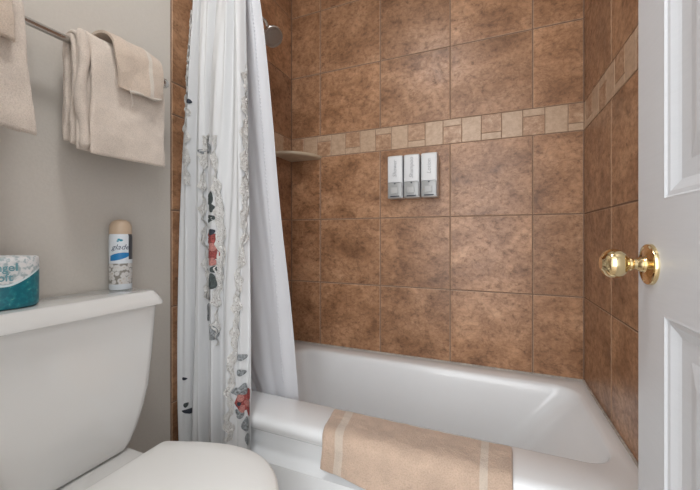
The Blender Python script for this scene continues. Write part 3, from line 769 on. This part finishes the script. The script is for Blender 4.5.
#--ENDDECOR--
curtain()
def lsurf(u,z):
    q=max(0,min(1,(z-.15)/1.82))
    xl=-.955; xr=interp([(.15,-.640),(.37,-.644),(.94,-.668),(1.3,-.684),(1.64,-.708),(1.97,-.735)],z)
    yb=interp([(.15,1.062),(.37,1.060),(.94,.995),(1.64,.935),(1.97,.905)],z)
    uu=u**.9
    a=interp([(.15,.010),(1.0,.006),(1.97,.009)],z)
    y=yb+a*math.sin(2*PI*2.3*u**1.5+.6)*(1-.85*u**2)+.0025*math.sin(u*40+z*6)*(1-u)
    x=lerp(xl,xr,uu)+.003*math.sin(z*7+u*3)
    if z<.45: x=max(x,lerp(x,-.86+.2*u,min(1,(.45-z)/.1)*(1-u)))
    return Vector((x,y,z))
def liner():
    t=thing('curtain_liner','plain bluish-white curtain liner hanging inside the tub behind the lace curtain','curtain liner',(-.8,.93,2.0))
    bm=bmesh.new(); nu,nv=90,90
    V=[[bm.verts.new(lsurf(i/nu,lerp(.16,1.965,j/nv))) for i in range(nu+1)] for j in range(nv+1)]
    for j in range(nv):
        for i in range(nu): bm.faces.new((V[j][i],V[j][i+1],V[j+1][i+1],V[j+1][i]))
    o=obj('fabric',bm,M['liner'],t,sm=180,recalc=False)
    s=o.modifiers.new('thick','SOLIDIFY'); s.thickness=.001; s.offset=0
    # stitched pucker seam running down
    bm=bmesh.new(); z=1.94
    while z>.40:
        u=interp([(.4,.80),(1.0,.82),(1.94,.86)],z)
        p=lsurf(u,z)+Vector((-.0004,-.0022,0))
        bmesh.ops.create_icosphere(bm,subdivisions=1,radius=1)
        vs=bm.verts[-12:] if False else [v for v in bm.verts if not v.tag]
        for v in vs: v.co=Vector((v.co.x*.0028,v.co.y*.0016,v.co.z*.0042))+p; v.tag=True
        z-=.0125
    obj('stitched_seam',bm,M['liner'],t,sm=180)
liner()
def rod():
    t=thing('curtain_rod','brushed nickel shower curtain rod above the tub front','curtain rod',(XL,.885,2.0))
    bm=bmesh.new(); tube(bm,[(XL+.002,ROD[0],ROD[1]),(XR-.002,ROD[0],ROD[1])],.0125,20); obj('pole',bm,M['chrome'],t,sm=40)
    for x,s in ((XL+.001,1),(XR-.001,-1)):
        bm=bmesh.new(); lathe(bm,(x,ROD[0],ROD[1]),(s,0,0),[(0,.034),(.008,.034),(.016,.02),(.03,.017),(.031,.013)],28); obj('end_flange',bm,M['chrome'],t,sm=40)
rod()
ring0=None
for k in range(9):
    x=-.965+.028*k
    if ring0 is None:
        bm=bmesh.new(); tube(bm,[(0,.021*math.sin(2*PI*i/20),-.004+.021*math.cos(2*PI*i/20)) for i in range(21)],.0017,8)
        ring0=obj('curtain_ring',bm,M['chrome'],sm=60); r=ring0
    else: r=ring0.copy(); COL.objects.link(r)
    r.location=(x,ROD[0],ROD[1]-.004)
    r['label']='thin metal ring holding the gathered shower curtain on its rod'; r['category']='curtain ring'; r['group']='curtain rings on the shower rod'

# ------------------------------------------------------------------ shower head
def shower():
    t=thing('wall_shower','round nickel shower head on the left tiled wall, half behind the curtain','shower head',(XL,1.22,1.9))
    hub=Vector((-.876,1.215,1.812)); d=Vector((.55,-.22,-.66)).normalized()
    bm=bmesh.new(); tube(bm,[(XL+.002,1.22,1.925),(XL+.03,1.22,1.928),(XL+.065,1.22,1.915),(XL+.10,1.22,1.878),hub-d*.03],.0085,14); obj('shower_arm',bm,M['chrome'],t,sm=50)
    bm=bmesh.new(); lathe(bm,(XL+.001,1.22,1.925),(1,0,0),[(0,.030),(.004,.029),(.012,.016),(.013,.010)],28); obj('wall_flange',bm,M['chrome'],t,sm=40)
    bm=bmesh.new(); lathe(bm,hub-d*.045,d,[(0,.009),(.002,.014),(.012,.015),(.016,.012),(.022,.014),(.030,.022),(.045,.037),(.055,.044),(.064,.0455),(.068,.043)],36); head=obj('shower_head',bm,M['chrome'],t,sm=40)
    bm=bmesh.new(); lathe(bm,hub-d*.045,d,[(.0665,.0425),(.0690,.0415),(.0695,.034),(.0685,.033),(.0705,.018),(.0705,.001)],36)
    u,v=frame_for(d)
    for r_,n_ in ((.012,6),(.022,12),(.032,18),(.0385,24)):
        for k in range(n_):
            a=2*PI*k/n_; p=hub-d*.045+d*.0685+(u*math.cos(a)+v*math.sin(a))*r_
            lathe(bm,p,d,[(0,.0014),(.0035,.0010)],6)
    bpy.context.view_layer.update(); obj('spray_face',bm,M['steel_dark'],head,sm=40)
shower()

# ------------------------------------------------------------------ corner shelf
def shelf():
    bm=bmesh.new(); R=.185; L=[]
    for z,r in ((1.348,R-.012),(1.350,R-.005),(1.354,R-.001),(1.360,R),(1.364,R-.002),(1.366,R-.008)):
        P=[(XL+.0005,YB-.0005,z)]
        for k in range(25):
            a=-PI/2+PI/2*k/24
            P.append((XL+.0005+r*max(math.cos(a),.0),YB-.0005+r*math.sin(a),z))
        L.append(P)
    loft(bm,L); o=obj('corner_shelf',bm,M['shelf'],sm=40)
    o['label']='beige quarter-round ceramic shelf in the tiled corner beside the curtain'; o['category']='shelf'
shelf()

# ------------------------------------------------------------------ soap dispensers
def dispenser(xc,word,label):
    w=.0360; yb=YB; yf=1.512; z0=1.117; z1=1.312
    t=thing('soap_dispenser',label,'soap dispenser',(xc,YB,z0),'wall-mounted dispensers on the back tiles')
    bm=bmesh.new(); bx(bm,(xc-.027,yb-.012,z0+.02),(xc+.027,yb,z1-.02),0,.002); obj('wall_bracket',bm,M['dsilver'],t,sm=40)
    bm=bmesh.new(); bx(bm,(xc-w,yf+.004,z0),(xc+w,yb-.0125,z1),0,.004,3); obj('housing',bm,M['dsilver'],t,sm=40)
    # upper white cover, curved front
    zc=z0+.073
    bm=bmesh.new(); L=[]
    for z,o in ((zc,0),(zc+.003,.001),(z1-.008,.001),(z1-.003,-.001),(z1+.0005,-.006)):
        P=[]
        for k in range(11):
            q=k/10; x=lerp(xc-w+.003,xc+w-.003,q); P.append((x,yf+.001-o-.004*math.sin(PI*q)**.5,z))
        P+=[(xc+w-.002,yf+.03,z),(xc-w+.002,yf+.03,z)]
        L.append(P)
    loft(bm,L); obj('cover',bm,M['dwhite'],t,sm=40)
    bm=bmesh.new(); bx(bm,(xc-w+.003,yf-.001,z0+.004),(xc+w-.003,yf+.02,zc-.001),0,.003,3); obj('chamber',bm,M['dgrey'],t,sm=40)
    bm=bmesh.new(); bx(bm,(xc-.020,yf-.004,z0+.020),(xc+.014,yf+.0,z0+.050),0,.003,3); obj('push_button',bm,M['dbutton'],t,sm=40)
    bm=bmesh.new(); bx(bm,(xc-.021,yf-.0035,z0+.006),(xc+.021,yf+.0,z0+.011),0,.001)
    obj('spout_slot',bm,M['black'],t,sm=40)
    bm=bmesh.new(); lathe(bm,(xc,yf-.0005,zc-.006),(0,-1,0),[(0,.0035),(.002,.0035)],14)
    obj('lock_hole',bm,M['black'],t,sm=40)
    bm=text_bm(word,.025,.25,0)
    for v in bm.verts:
        x,y=v.co.x,v.co.y; v.co=Vector((xc+.001-y,yf-.0056,(zc+z1)/2+x))
    obj('lettering',bm,M['ink'],t,recalc=False)
dispenser(-.4075,'Shower','left-hand grey and white dispenser of the three on the back tiles')
dispenser(-.3310,'Shampoo','middle grey and white dispenser of the three on the back tiles')
dispenser(-.2530,'Lotion','right-hand grey and white dispenser of the three, nearest the door')

# ------------------------------------------------------------------ door
def door():
    X0,X1=.2395,.2745; Y0,Y1=.042,.7435; Z0,Z1=.012,2.04
    t=struct(bpy.data.objects.new('door_1',None)); COL.objects.link(t); t.location=((X0+X1)/2,Y0,0); bpy.context.view_layer.update()
    bm=bmesh.new()
    st=.094; mid=.10
    ym=(Y0+Y1)/2
    cols=[(Y0+st,ym-mid/2),(ym+mid/2,Y1-st)]
    rows=[(.24,.823),(.995,1.60),(1.72,1.92)]
    ys=sorted({Y0,Y1,*[a for c in cols for a in c]}); zs=sorted({Z0,Z1,*[a for c in rows for a in c]})
    holes={(c,r) for c in cols for r in rows}
    for X,sg in ((X0,-1),(X1,1)):
        for a,b in zip(ys,ys[1:]):
            for c,d in zip(zs,zs[1:]):
                if ((a,b),(c,d)) in holes:
                    prev=None
                    for ins,dep in ((0,0),(.003,.0005),(.006,-.0025),(.012,-.0035),(.022,-.0085),(.027,-.0105),(.034,-.0105),(.052,-.0105),(.056,-.009),(.078,-.0035),(.082,-.003)):
                        xx=X+sg*dep
                        P=[(xx,a+ins,c+ins),(xx,b-ins,c+ins),(xx,b-ins,d-ins),(xx,a+ins,d-ins)]
                        row=[bm.verts.new(p) for p in P]
                        if prev:
                            for i in range(4): bm.faces.new((prev[i],prev[(i+1)%4],row[(i+1)%4],row[i]))
                        prev=row
                    bm.faces.new(prev)
                else:
                    bm.faces.new([bm.verts.new(p) for p in ((X,a,c),(X,b,c),(X,b,d),(X,a,d))])
    for P in (((X0,Y0,Z0),(X1,Y0,Z0),(X1,Y0,Z1),(X0,Y0,Z1)),((X0,Y1,Z0),(X0,Y1,Z1),(X1,Y1,Z1),(X1,Y1,Z0)),
              ((X0,Y0,Z1),(X1,Y0,Z1),(X1,Y1,Z1),(X0,Y1,Z1)),((X0,Y0,Z0),(X0,Y1,Z0),(X1,Y1,Z0),(X1,Y0,Z0))):
        bm.faces.new([bm.verts.new(p) for p in P])
    bmesh.ops.remove_doubles(bm,verts=bm.verts,dist=1e-5)
    obj('door_panel',bm,M['doorp'],t)
    yk,zk=.694,H-.045
    for s,X in ((-1,X0),(1,X1)):
        bm=bmesh.new(); lathe(bm,(X,yk,zk),(s,0,0),[(0,.0335),(.0035,.0335),(.0055,.0325),(.0065,.030),(.0055,.0285),(.006,.022),(.009,.0135),(.012,.012)],48)
        r=obj('rosette',bm,M['brass'],t,sm=35)
        bm=bmesh.new(); prof=[(.010,.0105),(.013,.0125),(.015,.0115),(.019,.0085),(.023,.0085),(.025,.0105),(.027,.0115),(.029,.0105),(.031,.0125),(.035,.0185),(.040,.0225),(.046,.0243),(.051,.0245),(.056,.0235),(.061,.0205),(.0645,.0165),(.0665,.012),(.0675,.011),(.0675,.001)] if s<0 else [(.010,.0105),(.02,.0095),(.028,.012),(.036,.02),(.046,.0243),(.056,.021),(.06,.012),(.06,.001)]
        lathe(bm,(X,yk,zk),(s,0,0),prof,48)
        obj('door_knob',bm,M['brass'],t,sm=30)
    bm=bmesh.new(); bx(bm,(X0+.006,Y1-.0005,zk-.028),(X1-.006,Y1+.0015,zk+.028),0,.0005); bx(bm,(X0+.011,Y1,zk-.008),(X1-.013,Y1+.009,zk+.008),0,.002)
    obj('latch_plate',bm,M['brass'],t,sm=40)
    for z in (.25,1.05,1.82):
        bm=bmesh.new(); lathe(bm,(X0-.003,Y0-.004,z-.045),(0,0,1),[(0,.003),(.001,.006),(.089,.006),(.09,.003)],14); obj('hinge',bm,M['brass'],t,sm=40)
door()

# ------------------------------------------------------------------ lamps
def ceiling_lamp():
    c=(LX,LY)
    t=thing('ceiling_light','round white flush ceiling light over the bathroom','ceiling light',(c[0],c[1],CEIL))
    bm=bmesh.new(); lathe(bm,(c[0],c[1],CEIL-.0005),(0,0,-1),[(0,.145),(.02,.145),(.026,.138),(.026,.13),(.02,.128)],40); obj('lamp_rim',bm,M['lamp_metal'],t,sm=40)
    bm=bmesh.new(); lathe(bm,(c[0],c[1],CEIL-.021),(0,0,-1),[(0,.127),(.012,.122),(.022,.10),(.028,.06),(.030,.001)],40)
    m,nt,b=newmat('lamp_glass'); b.inputs['Base Color'].default_value=(.9,.9,.9,1); b.inputs['Emission Color'].default_value=(1,.995,.985,1); b.inputs['Emission Strength'].default_value=LE
    obj('lamp_diffuser',bm,m,t,sm=40)
LX,LY,LE=-.38,.30,42
ceiling_lamp()
# unseen fill panel behind the camera, added to brighten the room through the doorway
def area(name,loc,tgt,size,sy,e,col):
    l=bpy.data.lights.new(name,'AREA'); l.shape='RECTANGLE'; l.size=size; l.size_y=sy; l.energy=e; l.color=col
    o=bpy.data.objects.new(name,l); COL.objects.link(o); o.location=loc
    o.rotation_euler=(Vector(tgt)-Vector(loc)).to_track_quat('-Z','Y').to_euler(); return o
area('doorway_fill',(-.12,-1.15,1.25),(-.25,1.2,.8),1.2,2.0,24,(.98,.99,1))
w=bpy.data.worlds.new('world'); sc.world=w; w.use_nodes=True
w.node_tree.nodes['Background'].inputs[0].default_value=(.95,.975,1,1); w.node_tree.nodes['Background'].inputs[1].default_value=1.5

# ------------------------------------------------------------------ camera
cd=bpy.data.cameras.new('camera'); cam=bpy.data.objects.new('camera',cd); COL.objects.link(cam)
cam.location=(0,0,H); cam.rotation_euler=(PI/2,0,math.radians(22.658))
cd.sensor_fit='HORIZONTAL'; cd.sensor_width=36; cd.lens=36*337.5/700; cd.shift_y=-8.3/700; cd.clip_start=.01
sc.camera=cam
sc.view_settings.view_transform='Standard'; sc.view_settings.look='None'; sc.view_settings.gamma=1; sc.view_settings.exposure=0.12
